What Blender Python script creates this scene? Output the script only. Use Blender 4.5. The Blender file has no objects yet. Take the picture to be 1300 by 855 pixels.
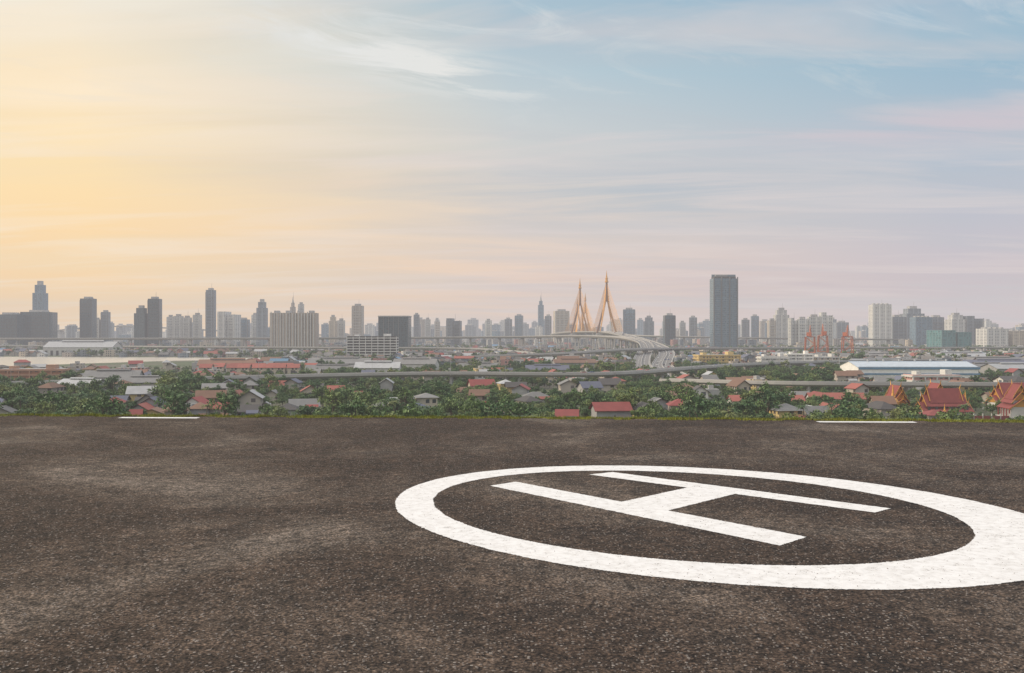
import bpy, math, random
from mathutils import Vector, noise
R=random.Random(11)
sc=bpy.context.scene
def lin(r,g,b):
    f=lambda c:(c/12.92 if c<=.04045 else ((c+.055)/1.055)**2.4)
    return (f(r/255),f(g/255),f(b/255),1)
# ---------------------------------------------------------------- materials
def newmat(name):
    m=bpy.data.materials.new(name); m.use_nodes=True
    nt=m.node_tree; b=nt.nodes['Principled BSDF']; return m,nt,b
def N(nt,t,**k):
    n=nt.nodes.new(t)
    for a,v in k.items(): setattr(n,a,v)
    return n
def L(nt,a,b): nt.links.new(a,b)
def math_(nt,op,a,b=None,c=None,clamp=False):
    n=N(nt,'ShaderNodeMath',operation=op); n.use_clamp=clamp
    for i,x in enumerate((a,b,c)):
        if x is None: continue
        if isinstance(x,(int,float)): n.inputs[i].default_value=x
        else: L(nt,x,n.inputs[i])
    return n.outputs[0]
def mix_(nt,fac,a,b,bt='MIX'):
    n=N(nt,'ShaderNodeMixRGB',blend_type=bt)
    for i,x in enumerate((fac,a,b)):
        if isinstance(x,(int,float)): n.inputs[i].default_value=x
        elif isinstance(x,tuple): n.inputs[i].default_value=x if len(x)==4 else (*x,1)
        else: L(nt,x,n.inputs[i])
    return n.outputs[0]
def ramp_(nt,fac,els):
    n=N(nt,'ShaderNodeValToRGB'); cr=n.color_ramp
    while len(cr.elements)<len(els): cr.elements.new(.5)
    for e,(p,c) in zip(cr.elements,els):
        e.position=p; e.color=c if len(c)==4 else (*c,1)
    L(nt,fac,n.inputs[0]); return n.outputs[0]
def g(v): return (v,v,v,1)
def noise_(nt,vec,scale,detail=3,rough=.55,dist=0):
    n=N(nt,'ShaderNodeTexNoise'); n.inputs['Scale'].default_value=scale
    n.inputs['Detail'].default_value=detail; n.inputs['Roughness'].default_value=rough
    n.inputs['Distortion'].default_value=dist
    if vec is not None: L(nt,vec,n.inputs['Vector'])
    return n.outputs[0]
def plain(name,col,rough=.8,var=.25,scale=.3,metal=0,rnd=.3):
    m,nt,b=newmat(name)
    tc=N(nt,'ShaderNodeTexCoord')
    nz=noise_(nt,tc.outputs['Object'],scale,2)
    oi=N(nt,'ShaderNodeObjectInfo')
    f=math_(nt,'ADD',math_(nt,'MULTIPLY_ADD',nz,2*var,1-var),math_(nt,'MULTIPLY_ADD',oi.outputs['Random'],rnd,-rnd/2))
    c=N(nt,'ShaderNodeVectorMath',operation='SCALE'); c.inputs[0].default_value=col[:3]; L(nt,f,c.inputs['Scale'])
    L(nt,c.outputs[0],b.inputs['Base Color']); b.inputs['Roughness'].default_value=rough; b.inputs['Metallic'].default_value=metal
    return m
def facade(name,wall,glass,bay=3.5,st=3.3,mu=.22,v0=.3,v1=.85,gr=.2,rnd=.3,group=4):
    m,nt,b=newmat(name)
    uv=N(nt,'ShaderNodeUVMap'); uv.uv_map='UVMap'
    s=N(nt,'ShaderNodeSeparateXYZ'); L(nt,uv.outputs[0],s.inputs[0])
    u=math_(nt,'DIVIDE',s.outputs[0],bay); v=math_(nt,'DIVIDE',s.outputs[1],st)
    fu=math_(nt,'FRACT',u); fv=math_(nt,'FRACT',v)
    mk=math_(nt,'MULTIPLY',math_(nt,'GREATER_THAN',fu,mu),math_(nt,'LESS_THAN',fu,1-mu/2))
    mk=math_(nt,'MULTIPLY',mk,math_(nt,'MULTIPLY',math_(nt,'GREATER_THAN',fv,v0),math_(nt,'LESS_THAN',fv,v1)))
    if group: mk=math_(nt,'MULTIPLY',mk,math_(nt,'GREATER_THAN',math_(nt,'FRACT',math_(nt,'DIVIDE',u,group)),1/group))
    cb=N(nt,'ShaderNodeCombineXYZ'); L(nt,math_(nt,'FLOOR',u),cb.inputs[0]); L(nt,math_(nt,'FLOOR',v),cb.inputs[1])
    wn=N(nt,'ShaderNodeTexWhiteNoise',noise_dimensions='3D'); L(nt,cb.outputs[0],wn.inputs['Vector'])
    oi=N(nt,'ShaderNodeObjectInfo'); L(nt,oi.outputs['Random'],cb.inputs[2])
    gl=mix_(nt,wn.outputs['Value'],tuple(x*.5 for x in glass[:3]),tuple(min(1,x*1.7) for x in glass[:3]))
    tc=N(nt,'ShaderNodeTexCoord')
    nz=noise_(nt,tc.outputs['Object'],.08,2)
    f=math_(nt,'ADD',math_(nt,'MULTIPLY_ADD',nz,.4,.8),math_(nt,'MULTIPLY_ADD',oi.outputs['Random'],rnd,-rnd/2))
    c=N(nt,'ShaderNodeVectorMath',operation='SCALE'); c.inputs[0].default_value=wall[:3]; L(nt,f,c.inputs['Scale'])
    L(nt,mix_(nt,mk,c.outputs[0],gl),b.inputs['Base Color'])
    L(nt,math_(nt,'MULTIPLY_ADD',mk,gr-.8,.8),b.inputs['Roughness'])
    return m
W_white=facade('white_facade',(.60,.59,.56),(.1,.12,.14))
W_cream=facade('cream_facade',(.52,.45,.36),(.08,.09,.1),3.0,3.1,.3)
W_beige=facade('beige_facade',(.44,.39,.34),(.1,.09,.09),4.2,3.2,.35)
W_grey=facade('grey_facade',(.23,.26,.29),(.06,.09,.12),3.2,3.4,.15)
W_dark=facade('dark_glass_facade',(.065,.095,.115),(.03,.06,.075),1.8,3.6,.1,.12,.95,.1,group=7)
W_blue=facade('blue_glass_facade',(.17,.24,.30),(.07,.14,.20),2.4,3.4,.2,.2,.95,.1,group=5)
W_teal=facade('teal_glass_facade',(.14,.26,.27),(.06,.17,.18),2.4,3.8,.12,.2,.95,.1)
W_fin=facade('finned_facade',(.44,.37,.30),(.10,.09,.09),4.0,3.2,.45,.05,.97,.3,group=0)
W_pink=facade('pink_facade',(.50,.27,.24),(.1,.1,.1),3.2,3.2,.3)
W_yel=facade('yellow_facade',(.60,.45,.2),(.12,.1,.08),3.4,3.1,.3)
W_brick=facade('brick_facade',(.36,.17,.1),(.1,.08,.07),4,3.6,.35)
C_conc=plain('concrete',(.36,.355,.35))
C_roofg=plain('grey_roof',(.19,.19,.19))
C_roofl=plain('light_metal_roof',(.36,.37,.38),.5)
C_roofd=plain('dark_roof',(.08,.075,.075))
C_roofr=plain('red_roof',(.30,.095,.075))
C_roofo=plain('rust_roof',(.20,.115,.08))
C_roofb=plain('blue_roof',(.10,.22,.35),.5)
C_roofv=plain('slate_roof',(.12,.13,.18))
C_roofm=plain('maroon_tile_roof',(.25,.06,.055))
C_white=plain('white_wall_paint',(.55,.54,.51))
C_gold=plain('gold_paint',(.60,.30,.06),.35,.1,metal=.3)
C_cable=plain('yellow_cable',(.78,.38,.08),.5,.05,rnd=0)
C_orange=plain('orange_steel',(.50,.15,.07),.5)
C_road=plain('road_asphalt',(.17,.165,.16),.85,.1,.05,rnd=.05)
C_road2=plain('road_line_paint',(.75,.75,.72))
C_via=plain('pale_concrete',(.42,.41,.395),.85,.15,.1,rnd=.05)
C_glass=plain('car_glass',(.02,.025,.03),.1)
C_tyre=plain('rubber',(.02,.02,.02))
C_trunk=plain('bark',(.10,.075,.05),.9,.3,2)
# ---------------------------------------------------------------- mesh builder
def put(name,v,f,mi,mats,uv=None,loc=(0,0,0),smooth=False,coll=None):
    me=bpy.data.meshes.new(name); lx,ly,lz=loc
    me.from_pydata([(a-lx,b-ly,c-lz) for a,b,c in v],[],f)
    for m in mats: me.materials.append(m)
    me.polygons.foreach_set('material_index',mi)
    if smooth: me.polygons.foreach_set('use_smooth',[True]*len(f))
    if uv:
        l=me.uv_layers.new(name='UVMap'); fl=[]
        for fa in uv:
            for p in fa: fl+=[p[0],p[1]]
        l.data.foreach_set('uv',fl)
    me.update()
    o=bpy.data.objects.new(name,me); o.location=loc
    (coll or sc.collection).objects.link(o); return o
class MB:
    def __init__(s): s.v=[];s.f=[];s.m=[];s.uv=[];s.mats=[]
    def mi(s,m):
        if m not in s.mats: s.mats.append(m)
        return s.mats.index(m)
    def face(s,pts,m,uv=None):
        i=len(s.v); s.v+= [tuple(p) for p in pts]; s.f.append(tuple(range(i,i+len(pts)))); s.m.append(s.mi(m))
        s.uv.append(uv or [(p[0]*.37+p[1]*.21,p[2]) for p in pts])
    def tr(s,cx,cy,rot):
        c,sn=math.cos(rot),math.sin(rot)
        return lambda x,y,z:(cx+x*c-y*sn,cy+x*sn+y*c,z)
    def box(s,cx,cy,z0,w,d,h,rot=0,wall=None,roof=None,bottom=False):
        T=s.tr(cx,cy,rot); a,b=w/2,d/2; z1=z0+h
        P=[(-a,-b),(a,-b),(a,b),(-a,b)]
        for i in range(4):
            p,q=P[i],P[(i+1)%4]; l=math.hypot(p[0]-q[0],p[1]-q[1])
            s.face([T(*p,z0),T(*q,z0),T(*q,z1),T(*p,z1)],wall,[(0,z0),(l,z0),(l,z1),(0,z1)])
        s.face([T(*p,z1) for p in P],roof or wall)
        if bottom: s.face([T(*p,z0) for p in P[::-1]],wall)
    def gable(s,cx,cy,z0,w,d,h,rh,rot,wall,roof,ov=.8):
        T=s.tr(cx,cy,rot); a,b=w/2,d/2; z1=z0+h
        P=[(-a,-b),(a,-b),(a,b),(-a,b)]
        for i in range(4):
            p,q=P[i],P[(i+1)%4]; l=math.hypot(p[0]-q[0],p[1]-q[1])
            s.face([T(*p,z0),T(*q,z0),T(*q,z1),T(*p,z1)],wall,[(0,z0),(l,z0),(l,z1),(0,z1)])
        for sx in(-1,1): s.face([T(sx*a,-b,z1),T(sx*a,b,z1),T(sx*a,0,z1+rh)],wall,[(0,.1),(0,.1),(0,.1)])
        k=rh/b; e=z1-ov*k; t=.25
        for sy in(-1,1):
            for dz in (t,.02):
                s.face([T(-a-ov,sy*(b+ov),e+dz),T(a+ov,sy*(b+ov),e+dz),T(a+ov,0,z1+rh+dz),T(-a-ov,0,z1+rh+dz)],roof)
            s.face([T(-a-ov,sy*(b+ov),e),T(a+ov,sy*(b+ov),e),T(a+ov,sy*(b+ov),e+t),T(-a-ov,sy*(b+ov),e+t)],roof)
    def hip(s,cx,cy,z0,w,d,h,rh,rot,wall,roof,ov=.8):
        T=s.tr(cx,cy,rot); a,b=w/2,d/2; z1=z0+h
        P=[(-a,-b),(a,-b),(a,b),(-a,b)]
        for i in range(4):
            p,q=P[i],P[(i+1)%4]; l=math.hypot(p[0]-q[0],p[1]-q[1])
            s.face([T(*p,z0),T(*q,z0),T(*q,z1),T(*p,z1)],wall,[(0,z0),(l,z0),(l,z1),(0,z1)])
        A,B=a+ov,b+ov; r=max(.01,A-B)
        q=[(-A,-B,z1),(A,-B,z1),(A,B,z1),(-A,B,z1)]; r0=(-r,0,z1+rh); r1=(r,0,z1+rh)
        for fa in ([q[0],q[1],r1,r0],[q[1],q[2],r1],[q[2],q[3],r0,r1],[q[3],q[0],r0]): s.face([T(*p) for p in fa],roof)
        s.face([T(*p[:2],z1-.02) for p in q[::-1]],roof)
    def cyl(s,p0,p1,r0,r1,n,m,cap=True):
        p0=Vector(p0);p1=Vector(p1);d=(p1-p0).normalized()
        a=d.orthogonal().normalized(); b=d.cross(a)
        A=[p0+(a*math.cos(t)+b*math.sin(t))*r0 for t in [i*2*math.pi/n for i in range(n)]]
        B=[p1+(a*math.cos(t)+b*math.sin(t))*r1 for t in [i*2*math.pi/n for i in range(n)]]
        for i in range(n):
            j=(i+1)%n; s.face([A[i],A[j],B[j],B[i]],m)
        if cap: s.face(B,m)
    def beam(s,p0,p1,w,m): s.cyl(p0,p1,w*.7,w*.7,4,m)
    def make(s,name,loc=(0,0,0),**k): return put(name,s.v,s.f,s.m,s.mats,s.uv,loc,**k)
# ---------------------------------------------------------------- layout bookkeeping
RES=[]
RIVER=[(-2600,960),(-2600,1640),(-900,1540),(-450,1460),(-250,1440),(-250,1385),(-450,1290),(-520,1150),(-570,1000),(-900,940)]
def inpoly(x,y,P):
    c=False;j=len(P)-1
    for i in range(len(P)):
        if (P[i][1]>y)!=(P[j][1]>y) and x<(P[j][0]-P[i][0])*(y-P[i][1])/(P[j][1]-P[i][1])+P[i][0]: c=not c
        j=i
    return c
ROADS=[]
def smooth(pts,n=8):
    out=[];P=[pts[0]]+pts+[pts[-1]]
    for i in range(1,len(P)-2):
        a,b,c,d=[Vector(P[i+k]) for k in(-1,0,1,2)]
        for j in range(n):
            t=j/n; out.append(.5*((2*b)+(c-a)*t+(2*a-5*b+4*c-d)*t*t+(3*b-3*c+d-a)*t**3))
    out.append(Vector(pts[-1])); return out
def free(x,y,r,roadpad=8):
    for a,b,q in RES:
        if (x-a)**2+(y-b)**2<(r+q)**2: return False
    for a,b,w in ROADS:
        if (x-a)**2+(y-b)**2<(w/2+r+roadpad)**2: return False
    return not inpoly(x,y,RIVER)
# ---------------------------------------------------------------- viaducts / roads
def viaduct(name,pts,w,th=1.6,pier=40,lanes=True,n=8,solid=1.0):
    P=smooth(pts,n); mb=MB(); Ls=[];acc=0
    for i,p in enumerate(P):
        t=(P[min(i+1,len(P)-1)]-P[max(i-1,0)]); t.z=0; t.normalize(); s=Vector((t.y,-t.x,0)); Ls.append((p,s,t))
        ROADS.append((p.x,p.y,w))
    for i in range(len(P)-1):
        (p,s,t),(q,s2,t2)=Ls[i],Ls[i+1]; h=w/2
        k=int((q-p).length//15)
        for j in range(1,k): m=p.lerp(q,j/k); ROADS.append((m.x,m.y,w))
        def strip(a,b,z,z2=None,m=C_road):
            z2=z if z2 is None else z2
            mb.face([p+s*a+Vector((0,0,z)),p+s*b+Vector((0,0,z2)),q+s2*b+Vector((0,0,z2)),q+s2*a+Vector((0,0,z))],m)
        strip(-h,h,0); strip(h*.7,-h*.7,-th,m=C_via)
        for sg in(-1,1):
            strip(sg*h,sg*h,-.5,1.1,C_via); strip(sg*h,sg*h*.7,-.5,-th,C_via)
            strip(sg*(h-.35),sg*(h-.35),.0,1.1,C_via); strip(sg*h,sg*(h-.35),1.1,m=C_via)
            if lanes: strip(sg*(h-1.2),sg*(h-1.5),.006,m=C_road2)
        if lanes:
            strip(-.3,.3,.9,m=C_via); strip(-.3,-.3,0,.9,C_via); strip(.3,.3,0,.9,C_via)
            if i%2==0:
                for o in(-w*.17,w*.17): strip(o-.15,o+.15,.006,m=C_road2)
        acc+=(q-p).length
        if acc>pier and p.z>3.5:
            acc=0
            for sg in(-1,1): mb.cyl((p.x+s.x*sg*w*.2,p.y+s.y*sg*w*.2,0),(p.x+s.x*sg*w*.2,p.y+s.y*sg*w*.2,p.z-th),1.1,1.1,8,C_via,False)
            mb.cyl(p+s*h*.65-Vector((0,0,th+.8)),p-s*h*.65-Vector((0,0,th+.8)),1.0,1.0,6,C_via)
    return mb.make(name),Ls
exp,_=viaduct('elevated_expressway',[(-2600,2300,27),(-1500,2150,27),(-1000,2050,27),(-500,1980,28),(-250,1960,29),(0,1900,31),(110,1800,33),(180,1680,31),(208,1560,25),(200,1420,16),(176,1280,10),(151,1120,5),(132,980,2.5),(121,860,1.2)],20,3.4,36)
ramp,RL=viaduct('bridge_approach_road',[(110,2500,36),(128,2300,40),(152,2150,41),(180,2010,41),(187,1900,40),(196,1760,36),(216,1600,26),(222,1450,17),(206,1280,10.5),(177,1120,5.5),(153,980,3),(141,860,1.2),(130,745,1)],21,3)
viaduct('far_river_bridge',[(-1900,3700,30),(-1720,3620,50),(-1500,3560,66),(-1250,3500,60),(-900,3450,42),(-500,3400,30)],24,3.5,70,False)
flyover,FL=viaduct('flyover',[(-420,560,3),(-260,600,6),(-71,625,9.5),(25,621,9.5),(76,640,9.5),(138,735,9.5),(241,890,8.5),(420,1010,8),(800,1120,8)],12,1.8,28)
fl2,FL2=viaduct('railway_viaduct',[(95,600,6.5),(150,545,7.5),(220,535,7.5),(300,530,7.5),(500,540,7.5)],10,1.5,22,False)
viaduct('second_bridge_road',[(120,3700,30),(221,3250,40),(221,2900,41),(260,2600,36),(420,2350,30),(900,2300,24),(1800,2350,20)],26,3)
viaduct('elevated_expressway',[(-180,1080,3),(-60,1110,9),(60,1130,13),(150,1240,16),(270,1420,15),(420,1500,14),(700,1560,14),(1300,1600,14)],14,2.4,30)
viaduct('elevated_expressway',[(60,1340,5),(-60,1500,13),(-300,1560,14),(-560,1640,14),(-800,1760,14),(-1500,1900,14)],14,2.4,30)
# ---------------------------------------------------------------- cable-stayed bridge towers
def bridge_tower(x,y,dx,dy,H=162,deck=40,span=125,half=19):
    mb=MB(); t=Vector((dx,dy,0)).normalized(); s=Vector((t.y,-t.x,0)); o=Vector((x,y,0)); z=lambda h:Vector((0,0,h))
    for sg in(-1,1):
        mb.cyl(o+s*sg*9,o+s*sg*half+z(deck-2),3.4,2.6,6,C_conc)
        mb.cyl(o+s*sg*half+z(deck-2),o+s*sg*2+z(102),2.0,1.6,6,C_roofo)
    mb.cyl(o-s*half+z(deck-5),o+s*half+z(deck-5),2.2,2.2,6,C_conc)
    mb.cyl(o-s*11+z(8),o+s*11+z(8),2.5,2.5,6,C_conc)
    mb.cyl(o+z(100),o+z(138),2.8,2.0,8,C_roofo)
    for a,b,r,q in((138,140,3.8,3.8),(140,145,2.8,2.2),(145,146,3.2,3.2),(146,152,2.0,1.2),(152,H,1.1,.15)): mb.cyl(o+z(a),o+z(b),r,q,8,C_gold)
    for sg in(-1,1):
        for dr in(-1,1):
            for i in range(13):
                k=(i+1)/13; top=o+z(96+41*k)+s*sg*1.2; bot=o+t*dr*span*k+s*sg*(half-7+9*k)+z(deck+.5)
                mb.cyl(bot,top,.24,.24,4,C_cable,False)
    RES.append((x,y,25)); return mb.make('bridge_tower',(x,y,0))
bridge_tower(187,1900,6,250); bridge_tower(152,2150,-12,250)
bridge_tower(221,2900,10,350); bridge_tower(221,3250,10,350)
# ---------------------------------------------------------------- towers
def tower(name,X,w,top,dist,wall,style=0,dep=None,rot=None,z0=0):
    """X, w, top are given on the 2440 m range line; the tower stands at `dist`."""
    k=dist/2440.; x=X*k; w=w*k; H=35+(top-35)*k; dep=(dep or w*.9); rot=R.uniform(-.12,.12) if rot is None else rot
    mb=MB(); y=dist; f=wall
    roof=C_conc
    if style==0:
        mb.box(x,y,0,w,dep,H-5,rot,f,roof); mb.box(x,y,H-5,w*.55,dep*.5,5,rot,C_conc)
        mb.box(x+w*.15,y,H-5,w*.15,dep*.9,3,rot,C_conc)
    elif style==1:
        mb.box(x,y,0,w,dep,H*.82,rot,f,roof); mb.box(x,y,H*.82,w*.72,dep*.7,H*.12,rot,f,roof); mb.box(x,y,H*.94,w*.4,dep*.4,H*.06,rot,C_conc)
    elif style==2:
        mb.box(x-w*.27,y,0,w*.46,dep,H,rot,f,roof); mb.box(x+w*.27,y+dep*.1,0,w*.46,dep,H*.92,rot,f,roof); mb.box(x,y,0,w*.1,dep*.7,H*.9,rot,C_conc,roof)
    elif style==3:
        mb.box(x,y,0,w,dep,H*.8,rot,f,roof); mb.box(x,y,H*.8,w*.6,dep*.6,H*.08,rot,f,roof); mb.cyl((x,y,H*.88),(x,y,H),w*.22,.3,8,C_conc)
    elif style==4:
        mb.box(x,y,0,w,dep,H,rot,f,roof)
        for i in range(4):
            mb.box(x+w*(-.36+.24*i),y,H,w*.1,dep*.4,3,rot,C_conc)
    if style in(0,2) and H>60:
        c,s=math.cos(rot),math.sin(rot)
        trim=(C_roofd if wall is W_dark else C_roofg) if wall in(W_dark,W_blue,W_grey) else C_white
        for zz in range(8,int(H*.9)-4,7): mb.box(x+s*dep*.5,y-c*dep*.5,zz,w*.8,2.2,.9,rot,trim,bottom=True)
        for o in(-.5,.5): mb.box(x+c*w*o*.98+s*dep*.5,y+s*w*o*.98-c*dep*.5,0,1.6,1.6,H*.93,rot,trim)
    if R.random()<.4: mb.cyl((x+w*.1,y,H-4),(x+w*.1,y,H+12),.5,.2,4,C_conc)
    RES.append((x,y,max(w,dep)*.7)); return mb.make(name,(x,y,0))
T=tower
T('office_tower',-1272,56,91,2300,W_dark,0); T('office_tower',-1200,68,97,2350,W_dark,0); T('office_tower',-1197,28,171,2480,W_blue,1)
T('office_tower',-1075,30,131,2450,W_dark,0); T('apartment_tower',-1031,18,97,2600,W_grey,0);T('apartment_tower',-1053,16,78,2600,W_beige,0)
T('apartment_tower',-940,28,109,2250,W_dark,1); T('apartment_tower',-906,28,131,2250,W_dark,0)
for X,w,t in((-866,16,85),(-846,20,87),(-824,18,83),(-798,18,90)): T('apartment_tower',X,w,t,2500,W_white,0)
T('apartment_tower',-764,20,153,2400,W_grey,0); T('apartment_tower',-718,44,93,2500,W_white,2); T('apartment_tower',-681,26,78,2600,W_blue,0)
T('apartment_tower',-634,24,125,2450,W_grey,1); T('apartment_tower',-652,14,90,2600,W_white,0)
T('apartment_tower',-556,12,131,2600,W_beige,3); T('apartment_tower',-535,14,117,2650,W_white,0)
T('apartment_tower',-454,20,85,2450,W_cream,1); T('apartment_tower',-433,16,76,2500,W_white,0); T('apartment_tower',-391,26,113,2400,W_beige,0)
T('apartment_tower',-242,14,90,2900,W_grey,0);T('apartment_tower',-214,14,78,2800,W_white,0);T('apartment_tower',-190,14,72,2900,W_beige,0)
T('apartment_tower',-147,34,76,2300,W_grey,2); T('apartment_tower',-60,16,75,2900,W_white,0)
T('apartment_tower',-10,18,78,3100,W_grey,0);T('apartment_tower',18,20,87,3200,W_blue,0)
T('skyscraper',73,14,135,3400,W_blue,3);T('apartment_tower',92,16,86,3000,W_grey,0);T('apartment_tower',125,36,99,2800,W_cream,0)
T('apartment_tower',297,30,103,2700,W_blue,0);T('apartment_tower',347,26,83,2700,W_grey,1);T('office_tower',399,26,89,2300,W_dark,0)
T('apartment_tower',432,14,70,2800,W_white,0);T('apartment_tower',459,18,83,2700,W_grey,0)
T('apartment_tower',592,18,77,2900,W_grey,0);T('apartment_tower',616,18,86,3000,W_blue,0)
T('apartment_tower',683,34,103,2500,W_white,1);T('apartment_tower',659,18,76,2400,W_cream,0)
for X,w,t in((714,20,77),(736,24,80),(766,28,86),(796,28,91)): T('condominium_tower',X,w,t,2150,W_white,R.choice([0,2]))
T('apartment_tower',835,30,70,2900,W_grey,0)
T('condominium_tower',934,46,111,2350,W_white,4);T('condominium_tower',977,34,85,2400,W_grey,0);T('condominium_tower',1015,46,107,2500,W_grey,1)
T('condominium_tower',1038,42,79,2200,W_blue,4);T('condominium_tower',1075,30,84,2400,W_grey,0);T('condominium_tower',1125,38,90,2300,W_white,1)
T('condominium_tower',1168,42,82,2300,W_grey,2);T('apartment_block',1218,56,50,2100,W_white,4);T('apartment_block',1290,60,44,2100,W_cream,4)
T('office_building',1110,80,46,1750,W_teal,2)
T('apartment_tower',1350,40,90,2400,W_white,0);T('apartment_tower',1430,40,120,2400,W_grey,1);T('apartment_tower',-1380,40,100,2400,W_grey,0);T('apartment_tower',-1460,40,80,2400,W_white,0)
def slab_tower():
    mb=MB(); x,y,w,d,H=418,1900,47,30,151; rot=.06
    mb.box(x,y,0,w,d,H-6,rot,W_blue,C_conc)
    c,s=math.cos(rot),math.sin(rot)
    band=plain('pale_blue_spandrel',(.22,.29,.34))
    for i in range(int((H-8)/3.6)): mb.box(x,y,4+i*3.6,w+.8,d+.8,1.0,rot,band,bottom=True)
    for k in(-.5,-.17,.17,.5): mb.box(x+c*w*k+s*d*.53,y+s*w*k-c*d*.53,0,1.8,1.8,H-3,rot,C_roofg)
    mb.box(x,y,H-6,w*.9,d*.8,4,rot,C_roofd); mb.box(x-6,y,H-2,w*.5,d*.5,4,rot,C_conc)
    mb.box(x,y,H-3,w+1,1,5.5,rot,band)
    RES.append((x,y,40)); mb.make('residential_skyscraper',(x,y,0))
slab_tower()
def striped_block():
    mb=MB(); x,y,w,d,H=-414,1830,86,34,76
    mb.box(x,y,0,w,d,H,.03,W_fin,C_conc)
    for i in range(15): mb.box(x-w/2+3+i*(w-6)/14,y-d/2-.9,2,1.6,1.8,H-3+(i%3==0)*3,.0,C_white)
    for i in range(4): mb.box(x-33+i*22,y,H,9,12,4.5,.03,C_conc)
    RES.append((x,y,50)); mb.make('apartment_block',(x,y,0))
striped_block()
def glass_block():
    mb=MB(); x,y,w,d,H=-207,1700,52,40,66
    mb.box(x,y,0,w,d,H,-.05,W_dark,C_conc); mb.box(x,y,H,w+1.2,d+1.2,2,-.05,C_conc,bottom=True)
    for i in range(7): mb.box(x-w/2+i*w/6,y-d/2-.4,0,.8,.8,H,-.0,C_roofg)
    RES.append((x,y,40)); mb.make('glass_office_building',(x,y,0))
glass_block()
def banded_block(name,x,y,w,d,H,st=3.3,mat=W_white,rot=0,slab=C_white):
    mb=MB(); mb.box(x,y,0,w,d,H,rot,C_roofd if mat is None else mat,C_conc)
    n=int(H/st)
    for i in range(1,n+1): mb.box(x,y,i*st-.55,w+1.6,d+1.6,1.1,rot,slab,bottom=True)
    c,s=math.cos(rot),math.sin(rot)
    for i in range(int(w/7)+1):
        a=-w/2+i*w/int(w/7); mb.box(x+c*a+s*(d/2+.5),y+s*a-c*(d/2+.5),0,.8,.8,H-.6,rot,slab)
    mb.box(x+w*.3,y,H,w*.14,d*.5,3,rot,slab); mb.box(x-w*.32,y,H,w*.1,d*.5,2,rot,slab)
    RES.append((x,y,max(w,d)*.6)); return mb.make(name,(x,y,0))
C_bw=plain('bright_white_paint',(.74,.73,.70))
banded_block('parking_building',-178,1230,62,30,33,3.4,None,.05,C_bw)
banded_block('office_block',215,1010,44,20,14,3.3,W_yel,.1,plain('yellow_wall_paint',(.65,.48,.2)))
banded_block('apartment_block',252,930,26,18,14,3.1,W_white,.0,C_bw); banded_block('apartment_block',283,950,24,18,16,3.1,W_white,-.1,C_bw); banded_block('apartment_block',312,960,22,18,13,3.1,W_cream,.1)
banded_block('apartment_block',264,605,30,14,10,3,W_pink,.03)
banded_block('school_building',-343,690,44,16,10.5,3.2,W_brick,.12,plain('terracotta_paint',(.42,.24,.16)))
banded_block('apartment_block',-300,760,22,14,9,3.2,W_pink,.1)
def warehouse(x,y,w,d,h,rh,rot,roof,wall=C_white,name='warehouse',vent=True):
    mb=MB(); mb.gable(x,y,0,w,d,h,rh,rot,wall,roof,.7)
    if vent: mb.gable(x,y,h+rh*.8,w*.6,d*.12,rh*.35,rh*.12,rot,C_conc,roof,.5)
    c,s=math.cos(rot),math.sin(rot)
    for i in range(int(w/9)):
        a=-w/2+5+i*9; mb.box(x+c*a+s*(d/2+.05),y+s*a-c*(d/2+.05),0,4,.25,h*.6,rot,C_roofd)
    RES.append((x,y,max(w,d)*.55)); return mb.make(name,(x,y,0))
def blue_wh():
    mb=MB(); x,y,w,d=302,735,88,44
    pale=plain('pale_roof_sheet',(.42,.47,.52),.5)
    mb.gable(x,y,0,w,d,10.5,4,-.03,C_bw,pale,.6)
    mb.box(x,y-d/2-.3,9.2,w+1,.5,1.9,-.03,C_roofb,bottom=True); mb.box(x,y-d/2-.3,5.2,w+1,.4,1.1,-.03,C_roofb,bottom=True)
    for i in range(12): mb.box(x-w/2+5+i*7,y-d/2-.35+.03*(w/2-5-i*7),0,4,.3,3.4,-.03,C_roofd)
    mb.box(x,y,14.2,w+.6,2.4,.5,-.03,C_roofb)
    for i in range(6): mb.cyl((x-30+i*12,y,14.3),(x-30+i*12,y,16.2),.9,.9,8,C_roofl)
    RES.append((x,y,42)); mb.make('blue_roof_warehouse',(x,y,0))
blue_wh()
warehouse(-722,1620,112,50,14,9,.06,C_roofl,C_white); warehouse(-265,640,34,22,7,4,.2,C_roofg,C_conc); warehouse(-225,590,26,20,6,3,.1,C_roofg,C_conc)
warehouse(-250,560,24,18,6,3,-.2,C_roofl,C_conc)
for x,y,w,d,r,m in((420,800,50,26,.1,C_roofl),(430,860,60,30,.1,C_roofg),(480,820,60,30,.1,C_roofl),(380,900,50,30,.05,C_roofg),(470,930,70,34,0,C_roofv),(390,1010,70,34,.05,C_roofl),(520,1050,80,34,.1,C_roofg),
  (-155,830,44,20,.1,C_roofg),(-110,790,36,18,0,C_roofl),(-170,950,60,24,.1,C_roofg),(-90,900,40,22,-.1,C_roofg),(-30,860,34,20,.1,C_roofg),(30,820,36,20,0,C_roofv),(60,930,40,22,.1,C_roofo),(-260,880,50,20,.1,C_roofo),
  (560,1200,90,40,.1,C_roofl),(640,1320,90,40,.1,C_roofb),(700,1200,90,40,0,C_roofl),(455,1180,60,30,0,C_roofg),(330,1130,50,26,0,C_roofl)):
    warehouse(x,y,w,d,R.uniform(5,8),R.uniform(3,5),r,m,R.choice([C_white,C_conc]))
warehouse(120,455,34,9,4,2.2,.02,C_roofr,C_white,'red_roof_hall',False); warehouse(158,470,26,9,4,2.4,-.05,C_roofr,C_white,'red_roof_hall',False)
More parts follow.
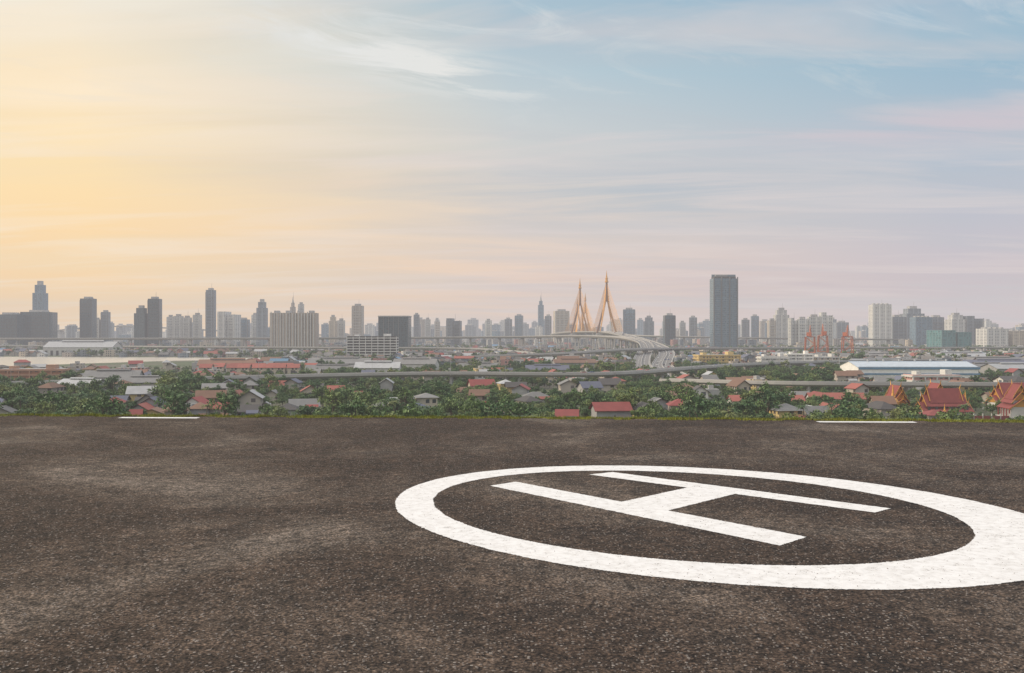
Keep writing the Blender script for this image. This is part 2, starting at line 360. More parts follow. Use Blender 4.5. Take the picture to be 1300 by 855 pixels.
for i in range(14):
    warehouse(-265+R.uniform(-6,6)+(i%7)*13,850+ (i//7)*22,10,9,6,3,R.uniform(-.1,.1),C_roofr,W_cream,'row_house',False)
# ---------------------------------------------------------------- cranes
def crane(x,y,H,rot):
    mb=MB(); T_=mb.tr(x,y,rot); b=lambda p,q,w=.9:mb.beam(T_(*p),T_(*q),w,C_orange)
    for sx in(-9,9):
        for sy in(-7,7): b((sx,sy,0),(sx*.9,sy*.8,H*.72),1.1)
        b((sx,-7,H*.25),(sx,7,H*.25)); b((sx,-6,H*.5),(sx,6,H*.72),.6); b((sx,6,H*.25),(sx,-6,H*.5),.6)
    for sy in(-6,6):
        b((-9,sy,H*.72),(9,sy,H*.72)); b((-9,sy,H*.4),(9,sy,H*.4))
        b((-28,sy*.3,H*.74),(34,sy*.3,H*.74),1.0)
    b((8,0,H*.72),(2,0,H*1.08),.9); b((2,0,H*1.08),(32,0,H*.76),.35); b((2,0,H*1.08),(-26,0,H*.76),.35); b((-8,0,H*.72),(2,0,H*1.08),.7)
    mb.box(*T_(-18,0,0)[:2],H*.75,9,6,5,rot,C_orange,bottom=True); mb.box(*T_(10,0,0)[:2],H*.66,3,3,3,rot,C_white,bottom=True)
    for sx in(-9,9): mb.box(*T_(sx,0,0)[:2],0,2,18,1.6,rot,C_roofd)
    RES.append((x,y,16)); mb.make('gantry_crane',(x,y,0))
crane(403,1300,44,1.2);crane(430,1330,46,1.35);crane(450,1290,44,1.1)
# ---------------------------------------------------------------- temple
def thai_hall(x,y,w,d,h,rot,wall=C_white):
    mb=MB(); T_=mb.tr(x,y,rot)
    mb.box(x,y,0,w+3,d+3,1.0,rot,C_white)
    for k,(fw,fd,dz,rh) in enumerate(((1.0,1.0,0,3.2),(.82,.72,2.2,3.6),(.62,.5,4.4,4.2))):
        mb.gable(x,y,1.0 if k==0 else h+dz-1,w*fw,d*fd,h-1 if k==0 else 1.4,rh,rot,wall if k==0 else C_white,C_roofm,1.0)
        a=w*fw/2+1.05; b=d*fd/2+1; zt=(h if k==0 else h+dz+.4)+rh
        for sx in(-1,1):
            for sy in(-1,1): mb.beam(T_(sx*a,sy*b,zt-rh-.9),T_(sx*a,0,zt+.3),.22,C_gold)
            mb.cyl(T_(sx*a,0,zt),T_(sx*(a+.8),0,zt+2.2),.28,.04,5,C_gold)
            mb.face([T_(sx*(a-.9),-b*.8,zt-rh+.15),T_(sx*(a-.9),b*.8,zt-rh+.15),T_(sx*(a-.9),0,zt-.3)],C_gold)
    for i in range(int(w/3)+1):
        for sy in(-1,1): mb.cyl(T_(-w/2+i*w/int(w/3),sy*(d/2+.6),1),T_(-w/2+i*w/int(w/3),sy*(d/2+.6),h-.5),.3,.3,8,C_roofm,False)
    for i in range(int(w/3)):
        a=-w/2+(i+.5)*w/int(w/3)
        for sy in(-1,1): mb.box(*T_(a,sy*(d/2+.03),0)[:2],2,1.1,.12,2.2,rot,C_roofd)
    RES.append((x,y,max(w,d)*.6)); mb.make('temple_hall',(x,y,0))
def chedi(x,y,s):
    mb=MB(); pr=[(5,0),(5,1),(4,1.2),(4,2.2),(3.2,2.4),(3.2,3.4),(2.7,3.6),(2.9,4.4),(2.7,5.6),(2,6.8),(1.2,7.4),(1.2,8),(.8,8.2),(.6,9.5),(.35,11.5),(.1,14)]
    for (r,z),(q,w) in zip(pr,pr[1:]): mb.cyl((x,y,z*s),(x,y,w*s+.001),r*s,q*s,14,C_gold if z>3 else C_white,False)
    RES.append((x,y,5*s)); mb.make('stupa',(x,y,0))
thai_hall(211,402,12,9,5.0,1.45); thai_hall(186,415,20,9,2.6,.05); thai_hall(196,445,16,8,3.4,1.5); thai_hall(174,436,13,8,2.8,1.6); thai_hall(232,445,20,9,3.6,.1)
chedi(168,424,.95); chedi(200,424,.7); chedi(180,400,.45)
def gate(x,y):
    mb=MB()
    for i in range(9): mb.cyl((x+i*3.6,y,0),(x+i*3.6,y,3.1),.25,.25,6,C_white)
    mb.box(x+14.4,y,0,29,.3,2.2,0,C_roofm,C_gold)
    mb.make('temple_wall',(x,y,0))
gate(172,388)
# ---------------------------------------------------------------- houses
roofs=[C_roofg,C_roofg,C_roofd,C_roofd,C_roofr,C_roofo,C_roofo,C_roofv,C_roofg,C_roofl,C_roofm,C_roofo]
walls=[W_cream,W_white,W_beige,W_beige,C_conc,C_conc,W_yel]
HOUSES=[]
nh=0
for _ in range(3000):
    if nh>=270: break
    y=375+ (R.random()**1.1)*620; x=R.uniform(-.60,.60)*y
    w=R.uniform(7,14); d=R.uniform(7,10)
    if noise.noise(Vector((x*.012,y*.012,3)))<-.10 or not free(x,y,w*.5,2): continue
    mb=MB(); rot=R.choice([0,math.pi/2])+R.gauss(.15,.12); h=R.choice([3.2,3.4,6.2,6.5]); wl=R.choice(walls); rf=R.choice(roofs)
    if y<430: h=R.choice([3.2,5.5])
    if R.random()<.65: mb.gable(x,y,0,w,d,h,R.uniform(1.8,3),rot,wl,rf,.9)
    elif R.random()<.8 or y<520: mb.hip(x,y,0,w,d,h,R.uniform(1.8,2.8),rot,wl,rf,.9)
    else: mb.box(x,y,0,w*.8,d,h+2,rot,wl,C_conc); mb.box(x,y,h+2,w*.25,d*.35,2,rot,C_conc)
    c,s=math.cos(rot),math.sin(rot)
    mb.gable(x+c*w*.25+s*(d/2+1.5),y+s*w*.25-c*(d/2+1.5),0,w*.4,3.5,2.6,.9,rot,wl,R.choice(roofs),.5)
    for kk in(-.3,0,.3): mb.box(x+c*w*kk+s*(d/2+.04),y+s*w*kk-c*(d/2+.04),1,1.2,.12,1.3,rot,C_glass)
    RES.append((x,y,w*.5))
    if R.random()<.65: HOUSES.append((x,y,w))
    mb.make('house',(x,y,0)); nh+=1
mb=MB(); cnt=0
for _ in range(8500):
    y=930+R.random()**1.1*3000; x=R.uniform(-.66,.66)*y
    if y<1250 and x/y<-.3: continue
    if noise.noise(Vector((x*.004,y*.004,9)))<-.2 or not free(x,y,9,2): continue
    w=R.uniform(8,26);d=R.uniform(8,16); rot=R.choice([0,math.pi/2])+R.gauss(0,.15); wl=R.choice([W_white,W_cream,W_beige,W_grey,W_grey,C_conc,W_pink]); h=R.choice([6,7,9,10,12,14,18,24]) if y>2050 else R.choice([4,5,6,7,9,11])
    if R.random()<.65 and h<11: mb.gable(x,y,0,w,d,h,R.uniform(2,4),rot,wl,R.choice(roofs+[C_roofl,C_roofb]),.8)
    else:
        mb.box(x,y,0,w*.7,d,h,rot,wl,R.choice([C_conc,C_roofg,C_roofo])); mb.box(x+1,y,h,w*.2,d*.4,2.2,rot,C_conc)
    cnt+=1
mb.make('distant_lowrise_district')
mb=MB()
for _ in range(330):
    y=R.uniform(2900,5200); x=R.uniform(-.64,.64)*y; k=y/2440
    b=x/y
    hmax=35+k*2*(R.random()**2*17+ (5 if abs(b-.05)<.2 else 1)+ (4 if b>.2 else 0))
    w=R.uniform(14,34)*.8*k; wl=R.choice([W_grey,W_white,W_blue,W_beige,W_blue,W_grey])
    mb.box(x,y,0,w,w*.8,hmax*.93,R.uniform(-.3,.3),wl,C_conc); mb.box(x,y,hmax*.93,w*.55,w*.4,hmax*.07,R.uniform(-.3,.3),C_conc)
mb.make('distant_city_skyline')
# ---------------------------------------------------------------- trees
lm,nt,b=newmat('foliage')
at=N(nt,'ShaderNodeAttribute'); at.attribute_name='shade'; oi=N(nt,'ShaderNodeObjectInfo')
c1=ramp_(nt,oi.outputs['Random'],[(0,(.042,.092,.030)),(.35,(.062,.120,.034)),(.7,(.095,.15,.038)),(1,(.15,.175,.05))])
v=N(nt,'ShaderNodeVectorMath',operation='SCALE'); L(nt,c1,v.inputs[0]); L(nt,at.outputs['Fac'],v.inputs['Scale'])
L(nt,v.outputs[0],b.inputs['Base Color']); b.inputs['Roughness'].default_value=.6
tcoll=bpy.data.collections.new('tree_kinds'); tfar=bpy.data.collections.new('tree_kinds_far')
def leafobj(name,mb,shades,coll):
    o=mb.make(name,coll=coll); a=o.data.attributes.new('shade','FLOAT','FACE')
    a.data.foreach_set('value',shades); return o
def tree_mesh(seed,H,cr,nc,nl,ls):
    r=random.Random(seed); mb=MB(); sh=[]
    mb.cyl((0,0,0),(r.uniform(-.3,.3),0,H*.45),.38,.24,7,C_trunk,False)
    cl=[]
    for i in range(nc):
        a=r.uniform(0,6.283); rr=cr*math.sqrt(r.random())*.8; zz=H*.38+ (H*.56)*r.random()*(1-.55*(rr/cr)**2)
        cl.append((math.cos(a)*rr,math.sin(a)*rr,zz,r.uniform(.22,.42)*cr,r.uniform(.6,1.45)))
    for i,c in enumerate(cl):
        if i%2==0: mb.cyl((0,0,H*.3+.02*i*H/nc),(c[0]*.9,c[1]*.9,c[2]),.16,.05,4,C_trunk,False)
    sh=[1.0]*len(mb.f)
    for cx,cy,cz,cs,s in cl:
        for j in range(nl):
            d=Vector((r.gauss(0,1),r.gauss(0,1),r.gauss(0,.8))).normalized()*cs*r.uniform(.5,1.12)
            p=Vector((cx,cy,cz))+Vector((d.x,d.y,d.z*.75))
            n=(d.normalized()+Vector((r.gauss(0,.5),r.gauss(0,.5),r.gauss(0,.5)))).normalized(); u=n.orthogonal().normalized(); w=n.cross(u)
            an=r.uniform(0,6.28); u,w=u*math.cos(an)+w*math.sin(an),w*math.cos(an)-u*math.sin(an); q=ls*r.uniform(.6,1.3)
            mb.face([p-u*q,p-w*q*.6,p+u*q,p+w*q*.6],lm); sh.append(s*r.uniform(.8,1.25))
    return mb,sh
for i,(H,cr) in enumerate(((10,4.6),(12,5.5),(8,4.4),(14,4.8),(9,5.6),(7,3.2))):
    m_,s_=tree_mesh(40+i,H,cr,20,48,.48); leafobj('tree_kind',m_,s_,tcoll)
    if i<4: m_,s_=tree_mesh(60+i,H,cr,12,14,1.1); leafobj('tree_kind_far',m_,s_,tfar)
def palm(seed):
    r=random.Random(seed); mb=MB(); mb.cyl((0,0,0),(.4,0,9),.22,.14,6,C_trunk,False); sh=[1]*len(mb.f)
    for i in range(16):
        a=i*2.4; el=r.uniform(-.2,1.0); p=Vector((.4,0,9)); dr=Vector((math.cos(a),math.sin(a),math.tan(el)*.8)).normalized(); s=Vector((-math.sin(a),math.cos(a),0)); wd=.1
        for k in range(5):
            q=p+dr*.75; w2=[.5,.6,.5,.3,.05][k]; mb.face([p-s*wd,q-s*w2+Vector((0,0,-w2*.4)),q],lm); mb.face([p+s*wd,q,q+s*w2+Vector((0,0,-w2*.4))],lm); sh+=[1.1,.8]
            p=q; wd=w2; dr=(dr+Vector((0,0,-.33))).normalized()
    return mb,sh
m_,s_=palm(3); leafobj('palm_kind',m_,s_,tcoll)
def scatter(name,pts,scl,coll):
    me=bpy.data.meshes.new(name); me.from_pydata(pts,[],[]); a=me.attributes.new('scl','FLOAT','POINT'); a.data.foreach_set('value',scl)
    o=bpy.data.objects.new(name,me); sc.collection.objects.link(o)
    ng=bpy.data.node_groups.new(name,'GeometryNodeTree')
    ng.interface.new_socket('Geometry',in_out='INPUT',socket_type='NodeSocketGeometry'); ng.interface.new_socket('Geometry',in_out='OUTPUT',socket_type='NodeSocketGeometry')
    gi=ng.nodes.new('NodeGroupInput'); go=ng.nodes.new('NodeGroupOutput'); ip=ng.nodes.new('GeometryNodeInstanceOnPoints')
    ci=ng.nodes.new('GeometryNodeCollectionInfo'); ci.inputs['Collection'].default_value=coll; ci.inputs['Separate Children'].default_value=True; ci.inputs['Reset Children'].default_value=True
    na=ng.nodes.new('GeometryNodeInputNamedAttribute'); na.data_type='FLOAT'; na.inputs['Name'].default_value='scl'
    rv=ng.nodes.new('FunctionNodeRandomValue'); rv.data_type='FLOAT_VECTOR'; rv.inputs[0].default_value=(0,0,0); rv.inputs[1].default_value=(.06,.06,6.283)
    ip.inputs['Pick Instance'].default_value=True
    l=ng.links.new; l(gi.outputs[0],ip.inputs['Points']); l(ci.outputs[0],ip.inputs['Instance']); l(na.outputs[0],ip.inputs['Scale']); l(rv.outputs[0],ip.inputs['Rotation']); l(ip.outputs[0],go.inputs[0])
    md=o.modifiers.new('scatter','NODES'); md.node_group=ng; return o
GRID={}
def spaced(x,y,r):
    c=8; gx,gy=int(x//c),int(y//c)
    for i in(-1,0,1):
        for j in(-1,0,1):
            for a,b_,q in GRID.get((gx+i,gy+j),()):
                if (x-a)**2+(y-b_)**2<((r+q)*.5)**2: return False
    GRID.setdefault((gx,gy),[]).append((x,y,r)); return True
pts=[];scl=[]
for _ in range(15000):
    y=300+R.random()**.85*700; x=R.uniform(-.64,.64)*y
    if noise.noise(Vector((x*.016,y*.016,1)))<-.30: continue
    if not free(x,y,1.0,1): continue
    nz=noise.noise(Vector((x*.02,y*.02,6)))
    s=R.uniform(.5,1.0)*(1+.7*nz)
    if y<430: s=R.uniform(.95,1.2) if R.random()<.10 else s*.85
    for hx,hy,hw in HOUSES:
        if 0<hy-y<42 and abs(x-hx*y/hy)<hw*.5: s=min(s,R.uniform(.25,.42)); break
    if x/y<-.22 and y>700: s*=.35
    if x>140 and 360<y<410: s*=.4
    if y>640: s*=.85
    if -110<x<170 and 470<y<630: s=min(s,.65)
    if x>90 and 440<y<540: s=min(s,.5)
    if x/y>.33 and 560<y<715: s*=.45
    if not spaced(x,y,5.2*s): continue
    pts.append((x,y,0)); scl.append(s)
nn=len(pts)
scatter('woodland_trees',pts,scl,tcoll)
pts=[];scl=[]
for _ in range(11000):
    y=1000+R.random()*1900; x=R.uniform(-.64,.64)*y
    if y<1300 and x/y<-.25: continue
    if noise.noise(Vector((x*.006,y*.006,5)))<-.1 or not free(x,y,3,3): continue
    s=R.uniform(.6,1.2)
    if not spaced(x,y,6*s): continue
    pts.append((x,y,0)); scl.append(s)
scatter('distant_trees',pts,scl,tfar)
print('houses',nh,'low',cnt,'trees',nn,len(pts))
# ---------------------------------------------------------------- ground and river
gm,nt,b=newmat('city_ground'); tc=N(nt,'ShaderNodeTexCoord')
n1=noise_(nt,tc.outputs['Object'],.012,4,.6); n2=noise_(nt,tc.outputs['Object'],.15,3)
c=ramp_(nt,n1,[(.3,(.045,.08,.025)),(.48,(.07,.095,.035)),(.6,(.12,.115,.08)),(.78,(.17,.16,.14))])
L(nt,mix_(nt,.6,c,ramp_(nt,n2,[(.3,g(.4)),(.7,g(1.2))]),'MULTIPLY'),b.inputs['Base Color']); b.inputs['Roughness'].default_value=.9
mb=MB(); mb.face([(-16000,-6000,0),(16000,-6000,0),(16000,18000,0),(-16000,18000,0)],gm); mb.make('ground')
wm,nt,b=newmat('river_water'); b.inputs['Base Color'].default_value=(.46,.43,.38,1); b.inputs['Roughness'].default_value=.25
tc=N(nt,'ShaderNodeTexCoord'); nz=noise_(nt,tc.outputs['Object'],.25,3); bp=N(nt,'ShaderNodeBump'); bp.inputs['Strength'].default_value=.02; bp.inputs['Distance'].default_value=.15; L(nt,nz,bp.inputs['Height']); L(nt,bp.outputs[0],b.inputs['Normal'])
mb=MB(); mb.face([(x,y,.05) for x,y in RIVER][::-1],wm)
o=mb.make('river')
# ---------------------------------------------------------------- cars
def carmesh(col):
    mb=MB(); body=plain('car_paint',col,.3,.02,rnd=.0)
    pr=[(-2.2,.35),(-2.25,.8),(-1.7,1.0),(-1.2,1.45),(.5,1.45),(1.15,1.0),(2.1,.85),(2.2,.35)]
    for s in(-1,1): mb.face([(x,s*.87,z) for x,z in (pr if s<0 else pr[::-1])],body)
    for i in range(len(pr)):
        a,b_=pr[i],pr[(i+1)%len(pr)]; m=C_glass if i in(2,4) else body
        mb.face([(a[0],-.87,a[1]),(a[0],.87,a[1]),(b_[0],.87,b_[1]),(b_[0],-.87,b_[1])],m)
    for s in(-1,1):
        mb.face([(-1.45,s*.875,1.03),(.95,s*.875,1.03),(.4,s*.875,1.38),(-1.1,s*.875,1.38)],C_glass)
        for x in(-1.4,1.35): mb.cyl((x,s*.75,.33),(x,s*.9,.33),.33,.33,12,C_tyre)
    o=mb.make('car'); return o
protos=[carmesh(c) for c in((.6,.6,.6),(.03,.03,.035),(.35,.36,.38),(.4,.03,.03),(.7,.7,.68),(.05,.1,.3))]
def on_road(LS,i,off,me,first=None):
    p,s,t=LS[i]; o=first or bpy.data.objects.new('car',me)
    if not first: sc.collection.objects.link(o)
    o.location=p+s*off+Vector((0,0,.01)); o.rotation_euler=(0,0,math.atan2(t.y,t.x)+(math.pi if off<0 else 0))
used=set()
for k in range(36):
    LS=RL if k<26 else FL; i=R.randrange(30,len(RL)-2) if k<26 else R.randrange(8,len(FL)-8); wd=21 if k<26 else 12
    off=R.choice([-1,1])*(wd*R.choice([.1,.25,.38]) if k<26 else 2.8)
    if (k<26,i,round(off)) in used and k>=6: continue
    used.add((k<26,i,round(off)))
    pr_=protos[k%6]; on_road(LS,i,off,pr_.data,pr_ if k<6 else None)
for i in range(6,len(FL)-4,3):
    p,s,t=FL[i]; mb=MB(); q=p+s*6.4
    mb.cyl((q.x,q.y,q.z-1),(q.x,q.y,q.z+8),.14,.08,6,C_conc); e=q-s*2
    mb.cyl((q.x,q.y,q.z+8),(e.x,e.y,q.z+8.6),.07,.05,5,C_conc); mb.box(e.x,e.y,q.z+8.45,.9,.35,.18,0,C_conc,bottom=True)
    mb.make('street_lamp',(q.x,q.y,q.z))
# ---------------------------------------------------------------- helipad deck
Z=32.5
def asphalt_nodes(nt,b):
    tc=N(nt,'ShaderNodeTexCoord'); ob=tc.outputs['Object']
    big=noise_(nt,ob,.22,4,.6,.6); mid=noise_(nt,ob,1.6,4,.65); fine=noise_(nt,ob,30,3,.7); clod=noise_(nt,ob,8,3,.7,.5)
    col=ramp_(nt,big,[(.3,(.038,.026,.019)),(.46,(.056,.039,.029)),(.56,(.082,.061,.047)),(.7,(.15,.122,.10))])
    col=mix_(nt,.85,col,ramp_(nt,mid,[(.3,g(.4)),(.7,g(1.5))]),'MULTIPLY')
    col=mix_(nt,.9,col,ramp_(nt,clod,[(.34,g(.3)),(.5,g(1.0)),(.68,g(1.8))]),'MULTIPLY')
    col=mix_(nt,1,col,ramp_(nt,fine,[(.34,g(.12)),(.5,g(.85)),(.68,g(2.5))]),'MULTIPLY')
    vo=N(nt,'ShaderNodeTexVoronoi'); vo.inputs['Scale'].default_value=30; L(nt,ob,vo.inputs['Vector'])
    sp=N(nt,'ShaderNodeSeparateColor'); L(nt,vo.outputs['Color'],sp.inputs[0])
    st=math_(nt,'MULTIPLY',math_(nt,'GREATER_THAN',sp.outputs[0],.80),math_(nt,'LESS_THAN',vo.outputs['Distance'],.40))
    col=mix_(nt,math_(nt,'MULTIPLY',st,.8),col,mix_(nt,sp.outputs[1],(.06,.049,.042),(.36,.32,.29)))
    h=math_(nt,'ADD',math_(nt,'MULTIPLY',vo.outputs['Distance'],-.8),math_(nt,'MULTIPLY_ADD',fine,1.0,math_(nt,'MULTIPLY',clod,2.0)))
    bp=N(nt,'ShaderNodeBump'); bp.inputs['Strength'].default_value=1.0; bp.inputs['Distance'].default_value=.02; L(nt,h,bp.inputs['Height'])
    return col,bp.outputs[0],fine,mid,ob,big,clod
am,nt,b=newmat('asphalt'); col,nrm,fine,mid,ob,big,clod=asphalt_nodes(nt,b)
L(nt,col,b.inputs['Base Color']); L(nt,nrm,b.inputs['Normal']); L(nt,math_(nt,'MULTIPLY_ADD',mid,.3,.65),b.inputs['Roughness']); b.inputs['Specular IOR Level'].default_value=.2
pm,nt,b=newmat('white_line_paint'); col,nrm,fine,mid,ob,big,clod=asphalt_nodes(nt,b)
f2=noise_(nt,ob,55,3,.6); wear=math_(nt,'ADD',math_(nt,'MULTIPLY',f2,.6),math_(nt,'MULTIPLY',clod,.45))
wk=ramp_(nt,wear,[(.36,g(0)),(.41,g(1))])
dirt=mix_(nt,ramp_(nt,clod,[(.35,g(.6)),(.58,g(0))]),mix_(nt,mid,(.70,.70,.70),(.83,.83,.83)),(.56,.54,.52))
L(nt,mix_(nt,wk,col,dirt),b.inputs['Base Color']); b.inputs['Roughness'].default_value=.7
bp=N(nt,'ShaderNodeBump'); bp.inputs['Strength'].default_value=.5; bp.inputs['Distance'].default_value=.01; L(nt,fine,bp.inputs['Height']); L(nt,bp.outputs[0],b.inputs['Normal'])
edge=lambda x:28.9-.062*x-(.0012*x*x if x>0 else 0)
mb=MB()
xs=[-75+i*2 for i in range(76)]
for a,c in zip(xs,xs[1:]):
    mb.face([(a,-30,Z),(c,-30,Z),(c,edge(c),Z),(a,edge(a),Z)],am)
    mb.face([(a,edge(a),Z),(c,edge(c),Z),(c,edge(c),Z-1),(a,edge(a),Z-1)],C_conc)
    mb.face([(a,edge(a),Z-1),(c,edge(c),Z-1),(c,edge(c)-1.2,Z-1),(a,edge(a)-1.2,Z-1)],C_conc)
mb.face([(-75,-30,Z),(75,-30,Z),(75,-30,0),(-75,-30,0)],C_conc)
deck=mb.make('deck')
mb=MB(); mb.box(0,-6,0,146,44,Z-1,0,W_white,C_conc); body=mb.make('building_body')
hp=bpy.data.objects.new('helipad',None); sc.collection.objects.link(hp); deck.parent=hp; body.parent=hp
S=2.5
def ell(cx,cy,a,b_,t,j=0):
    u=math.cos(t)*(a+j); w=math.sin(t)*(b_+j); k=.70711
    return ((cx+(u+w)*k)*S,(cy+(-u+w)*k)*S,Z+.004)
n=2400; v=[];f=[]
def jit(t,k): return (noise.noise(Vector((math.cos(t)*90,math.sin(t)*90,k)))*.005+noise.noise(Vector((math.cos(t)*14,math.sin(t)*14,k)))*.005+noise.noise(Vector((math.cos(t)*260,math.sin(t)*260,k)))*.006)
for i in range(n):
    t=i*2*math.pi/n; v.append(ell(1.08,5.55,1.95,1.60,t,jit(t,1))); v.append(ell(.975,5.61,1.58,1.31,t,jit(t,5)))
for i in range(n): j=(i+1)%n; f.append((2*i,2*j,2*j+1,2*i+1))
o=put('painted_circle',v,f,[0]*n,[pm]); o.parent=hp
A,B,C,D=(-.146,6.354),(.027,6.524),(1.455,4.747),(1.269,4.552); E,F,G_,H_=(.55,6.86),(.73,6.985),(2.176,5.52),(2.035,5.398)
lp=lambda p,q,t:(p[0]+(q[0]-p[0])*t,p[1]+(q[1]-p[1])*t)
poly=[A,B,lp(B,C,.44),lp(E,H_,.40),E,F,G_,H_,lp(E,H_,.57),lp(B,C,.60),C,D]
v=[]
for i,p in enumerate(poly):
    q=poly[(i+1)%len(poly)]; l=math.dist(p,q)*S; m=max(2,int(l/.02)); dx,dy=(q[0]-p[0])/l*S,(q[1]-p[1])/l*S
    for k in range(m):
        x,y=lp(p,q,k/m); jj=(noise.noise(Vector((x*30,y*30,2)))*.014+noise.noise(Vector((x*110,y*110,2)))*.016) if k else 0
        v.append((x*S-dy*jj,y*S+dx*jj,Z+.004))
o=put('painted_letter_h',v[::-1],[tuple(range(len(v)))],[0],[pm]); o.parent=hp
mb=MB()
for x0,x1,y0,y1 in((-11.8,-9.4,28.75,29.1),(8.75,11.5,27.35,27.7)):
    mb.face([(x0,y0,Z+.004),(x1,y0-.1,Z+.004),(x1,y1-.1,Z+.004),(x0,y1,Z+.004)],pm)
o=mb.make('painted_edge_mark'); o.parent=hp
grm=plain('edge_grass_blades',(.20,.21,.03),.7,.5,1.5); mb=MB()
for _ in range(30000):
    x=R.uniform(-24,24); d=R.random()**2; y=edge(x)-.02-d*.5
    if noise.noise(Vector((x*.9,0,4)))<-.1 and d>.25: continue
    h=R.uniform(.025,.07)*(1-d*.6)*(1.2+noise.noise(Vector((x*1.5,0,8)))); a=R.uniform(0,6.28); w=.010
    mb.face([(x-w*math.cos(a),y-w*math.sin(a),Z),(x+w*math.cos(a),y+w*math.sin(a),Z),(x+R.gauss(0,.02),y+R.gauss(0,.02),Z+h)],grm)
mb.make('edge_grass')
gmt=plain('grit',(.17,.145,.13),.8,.6,8); mb=MB()
for _ in range(9000):
    y=6.5+R.random()**1.6*16; x=R.uniform(-.6,.6)*y; r=R.uniform(.004,.011)
    p=[(x+r*R.uniform(.7,1.2)*math.cos(t),y+r*R.uniform(.7,1.2)*math.sin(t),Z) for t in(0,1.3,2.5,3.8,5)]; tp=(x,y,Z+r*1.1)
    for i in range(5): mb.face([p[i],p[(i+1)%5],tp],gmt)
mb.make('loose_grit')
# ---------------------------------------------------------------- haze
hm=bpy.data.materials.new('haze_air'); hm.use_nodes=True; nt=hm.node_tree; nt.nodes.clear()
out=N(nt,'ShaderNodeOutputMaterial'); ab=N(nt,'ShaderNodeVolumeAbsorption'); em=N(nt,'ShaderNodeEmission'); ad=N(nt,'ShaderNodeAddShader')
SG=.00014; ab.inputs['Color'].default_value=(0,0,0,1); ab.inputs['Density'].default_value=SG
em.inputs['Color'].default_value=(.62,.59,.60,1); em.inputs['Strength'].default_value=SG  # haze volume glows by itself, standing in for scattered light
L(nt,ab.outputs[0],ad.inputs[0]); L(nt,em.outputs[0],ad.inputs[1]); L(nt,ad.outputs[0],out.inputs['Volume'])
mb=MB(); mb.box(0,1300,-4,12000,8600,214,0,hm,hm,bottom=True); mb.make('haze')
# ---------------------------------------------------------------- world
w=bpy.data.worlds.new('World'); sc.world=w; w.use_nodes=True; nt=w.node_tree; nt.nodes.clear()
out=N(nt,'ShaderNodeOutputWorld'); tc=N(nt,'ShaderNodeTexCoord'); sp=N(nt,'ShaderNodeSeparateXYZ'); L(nt,tc.outputs['Generated'],sp.inputs[0])
X_,Y_,Z_=sp.outputs
e=math_(nt,'MULTIPLY',Z_,2.0,clamp=True)
def col_(lst): return ramp_(nt,e,[(p*2,lin(*c)) for p,c in lst])
lft=col_([(0,(265,218,148)),(.08,(266,224,162)),(.16,(266,234,174)),(.235,(264,242,206)),(.29,(246,240,224)),(.34,(216,226,226)),(.5,(160,188,205))])
mid_=col_([(0,(238,206,184)),(.06,(244,214,192)),(.12,(238,218,200)),(.18,(218,215,210)),(.26,(190,208,216)),(.33,(162,195,212)),(.5,(130,168,196))])
rgt=col_([(0,(210,192,194)),(.07,(202,193,202)),(.13,(188,194,207)),(.2,(168,191,208)),(.27,(148,186,207)),(.34,(132,176,205)),(.5,(115,155,190))])
fl_=math_(nt,'MULTIPLY_ADD',X_,1/.40,1.0,clamp=True); fr_=math_(nt,'MULTIPLY',X_,1/.42,clamp=True)
base=mix_(nt,fr_,mix_(nt,fl_,lft,mid_),rgt)
zz=math_(nt,'ADD',math_(nt,'MAXIMUM',Z_,0),.09); px=math_(nt,'DIVIDE',X_,zz); py=math_(nt,'DIVIDE',Y_,zz)
def cvec(a,b_,c,d):
    cb=N(nt,'ShaderNodeCombineXYZ'); L(nt,math_(nt,'ADD',math_(nt,'MULTIPLY',px,a),math_(nt,'MULTIPLY',py,b_)),cb.inputs[0]); L(nt,math_(nt,'ADD',math_(nt,'MULTIPLY',px,c),math_(nt,'MULTIPLY',py,d)),cb.inputs[1]); return cb.outputs[0]
def gauss(x0,z0,sx,sz,sl=0):
    a=math_(nt,'MULTIPLY',math_(nt,'ADD',X_,-x0),1/sx)
    zc=math_(nt,'ADD',math_(nt,'ADD',Z_,-z0),math_(nt,'MULTIPLY',math_(nt,'ADD',X_,-x0),-sl))
    b_=math_(nt,'MULTIPLY',zc,1/sz)
    s=math_(nt,'ADD',math_(nt,'MULTIPLY',a,a),math_(nt,'MULTIPLY',b_,b_))
    return math_(nt,'EXPONENT',math_(nt,'MULTIPLY',s,-1))
band=noise_(nt,cvec(.28,.1,-.15,.9),1.3,4,.55,.5)
bf=ramp_(nt,band,[(.44,g(0)),(.60,g(1))])
s=mix_(nt,math_(nt,'MULTIPLY',bf,.45),base,mix_(nt,fl_,lin(255,228,182),lin(192,196,203)))
n2=noise_(nt,cvec(.3,-.05,.1,1.1),1.7,5,.6,.6)
lt=ramp_(nt,n2,[(.48,g(0)),(.66,g(1))])
s=mix_(nt,math_(nt,'MULTIPLY',lt,.5),s,mix_(nt,fl_,lin(262,244,218),lin(234,220,216)))
n3=noise_(nt,cvec(.5,.2,.3,1.5),1.6,6,.6,.8)
n4=noise_(nt,cvec(.9,.6,-1.2,2.2),1.5,7,.64,1.4)
def cloud(s,ns,lo,hi,G,k,c):
    return mix_(nt,math_(nt,'MULTIPLY',math_(nt,'MULTIPLY',ramp_(nt,ns,[(lo,g(0)),(hi,g(1))]),G),k,clamp=True),s,c)
s=cloud(s,n3,.33,.58,gauss(.13,.145,.24,.03,-.03),.85,lin(178,191,202))
s=cloud(s,n2,.38,.58,gauss(.42,.195,.2,.018,.02),.8,lin(208,198,207))
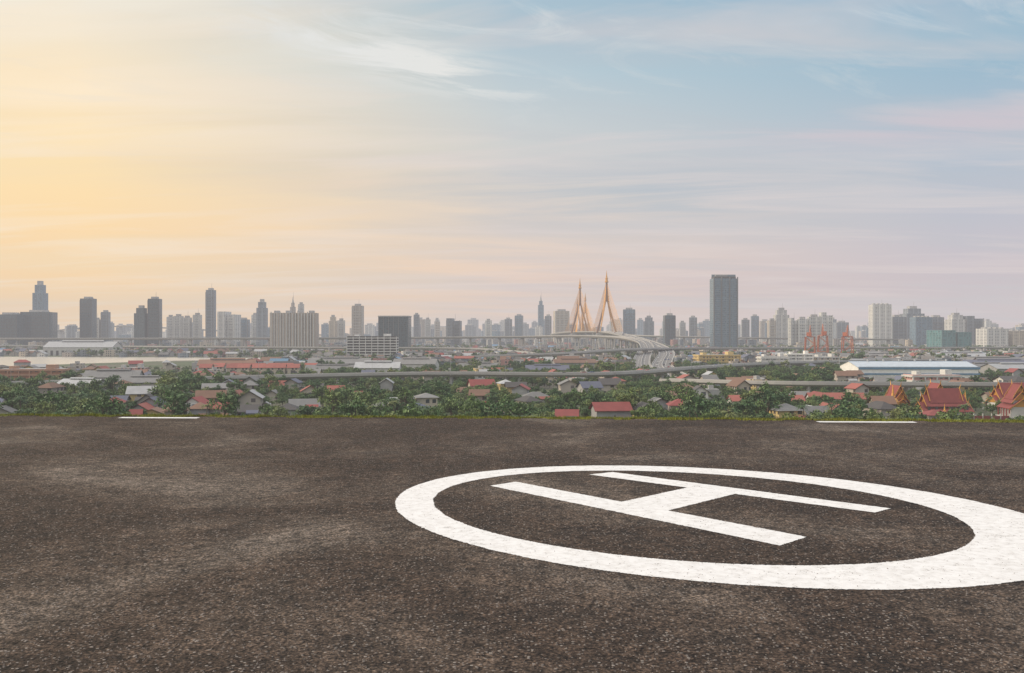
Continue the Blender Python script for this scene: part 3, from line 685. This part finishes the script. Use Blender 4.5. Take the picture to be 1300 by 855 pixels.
s=cloud(s,n3,.38,.60,gauss(.30,.05,.3,.02),.5,lin(200,184,192))
s=cloud(s,n2,.38,.60,gauss(-.22,.15,.16,.022,-.05),.7,lin(240,216,188))
s=cloud(s,n3,.33,.58,gauss(-.42,.315,.2,.03,-.1),.9,lin(248,242,226))
s=cloud(s,n4,.44,.58,gauss(-.12,.275,.12,.018,-.20),1.4,lin(236,236,232))
s=cloud(s,n4,.48,.64,gauss(-.06,.31,.16,.016,-.05),.8,lin(226,230,230))
s=cloud(s,n4,.48,.66,gauss(.38,.30,.14,.02,.05),.8,lin(192,208,220))
hi=math_(nt,'MULTIPLY',math_(nt,'SUBTRACT',Z_,.13),8,clamp=True)
s=cloud(s,n4,.54,.72,hi,.3,lin(226,226,222))
up=math_(nt,'MULTIPLY',math_(nt,'SUBTRACT',Z_,.38),2.2,clamp=True)  # unseen sky above the frame, brightened to add fill light on building fronts
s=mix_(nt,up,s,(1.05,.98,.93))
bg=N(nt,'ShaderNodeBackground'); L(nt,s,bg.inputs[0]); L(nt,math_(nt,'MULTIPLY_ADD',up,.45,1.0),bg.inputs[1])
sky=N(nt,'ShaderNodeTexSky',sky_type='NISHITA'); sky.sun_disc=False; sky.sun_elevation=math.radians(24); sky.sun_rotation=math.radians(-88)
b2=N(nt,'ShaderNodeBackground'); L(nt,sky.outputs[0],b2.inputs[0]); b2.inputs[1].default_value=.1
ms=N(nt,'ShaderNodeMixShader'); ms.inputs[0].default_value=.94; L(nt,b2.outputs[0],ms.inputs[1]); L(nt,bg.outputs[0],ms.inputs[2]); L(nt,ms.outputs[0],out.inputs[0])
az=math.radians(-88); el=math.radians(24); sv=Vector((math.sin(az)*math.cos(el),math.cos(az)*math.cos(el),math.sin(el)))
sl=bpy.data.lights.new('sun','SUN'); sl.energy=2.6; sl.angle=math.radians(4); sl.color=(1,.86,.68)
so=bpy.data.objects.new('sun',sl); sc.collection.objects.link(so); so.rotation_euler=(-sv).to_track_quat('-Z','Y').to_euler(); so.location=(0,0,300)
cd=bpy.data.cameras.new('camera'); cd.lens=33.8; cd.sensor_width=36; cd.clip_end=40000; cd.clip_start=.1; cd.shift_y=-.0019
co=bpy.data.objects.new('camera',cd); sc.collection.objects.link(co); co.location=(0,0,35); co.rotation_euler=(math.pi/2,0,0); sc.camera=co
sc.view_settings.view_transform='Standard'; sc.view_settings.look='None'; sc.view_settings.exposure=0
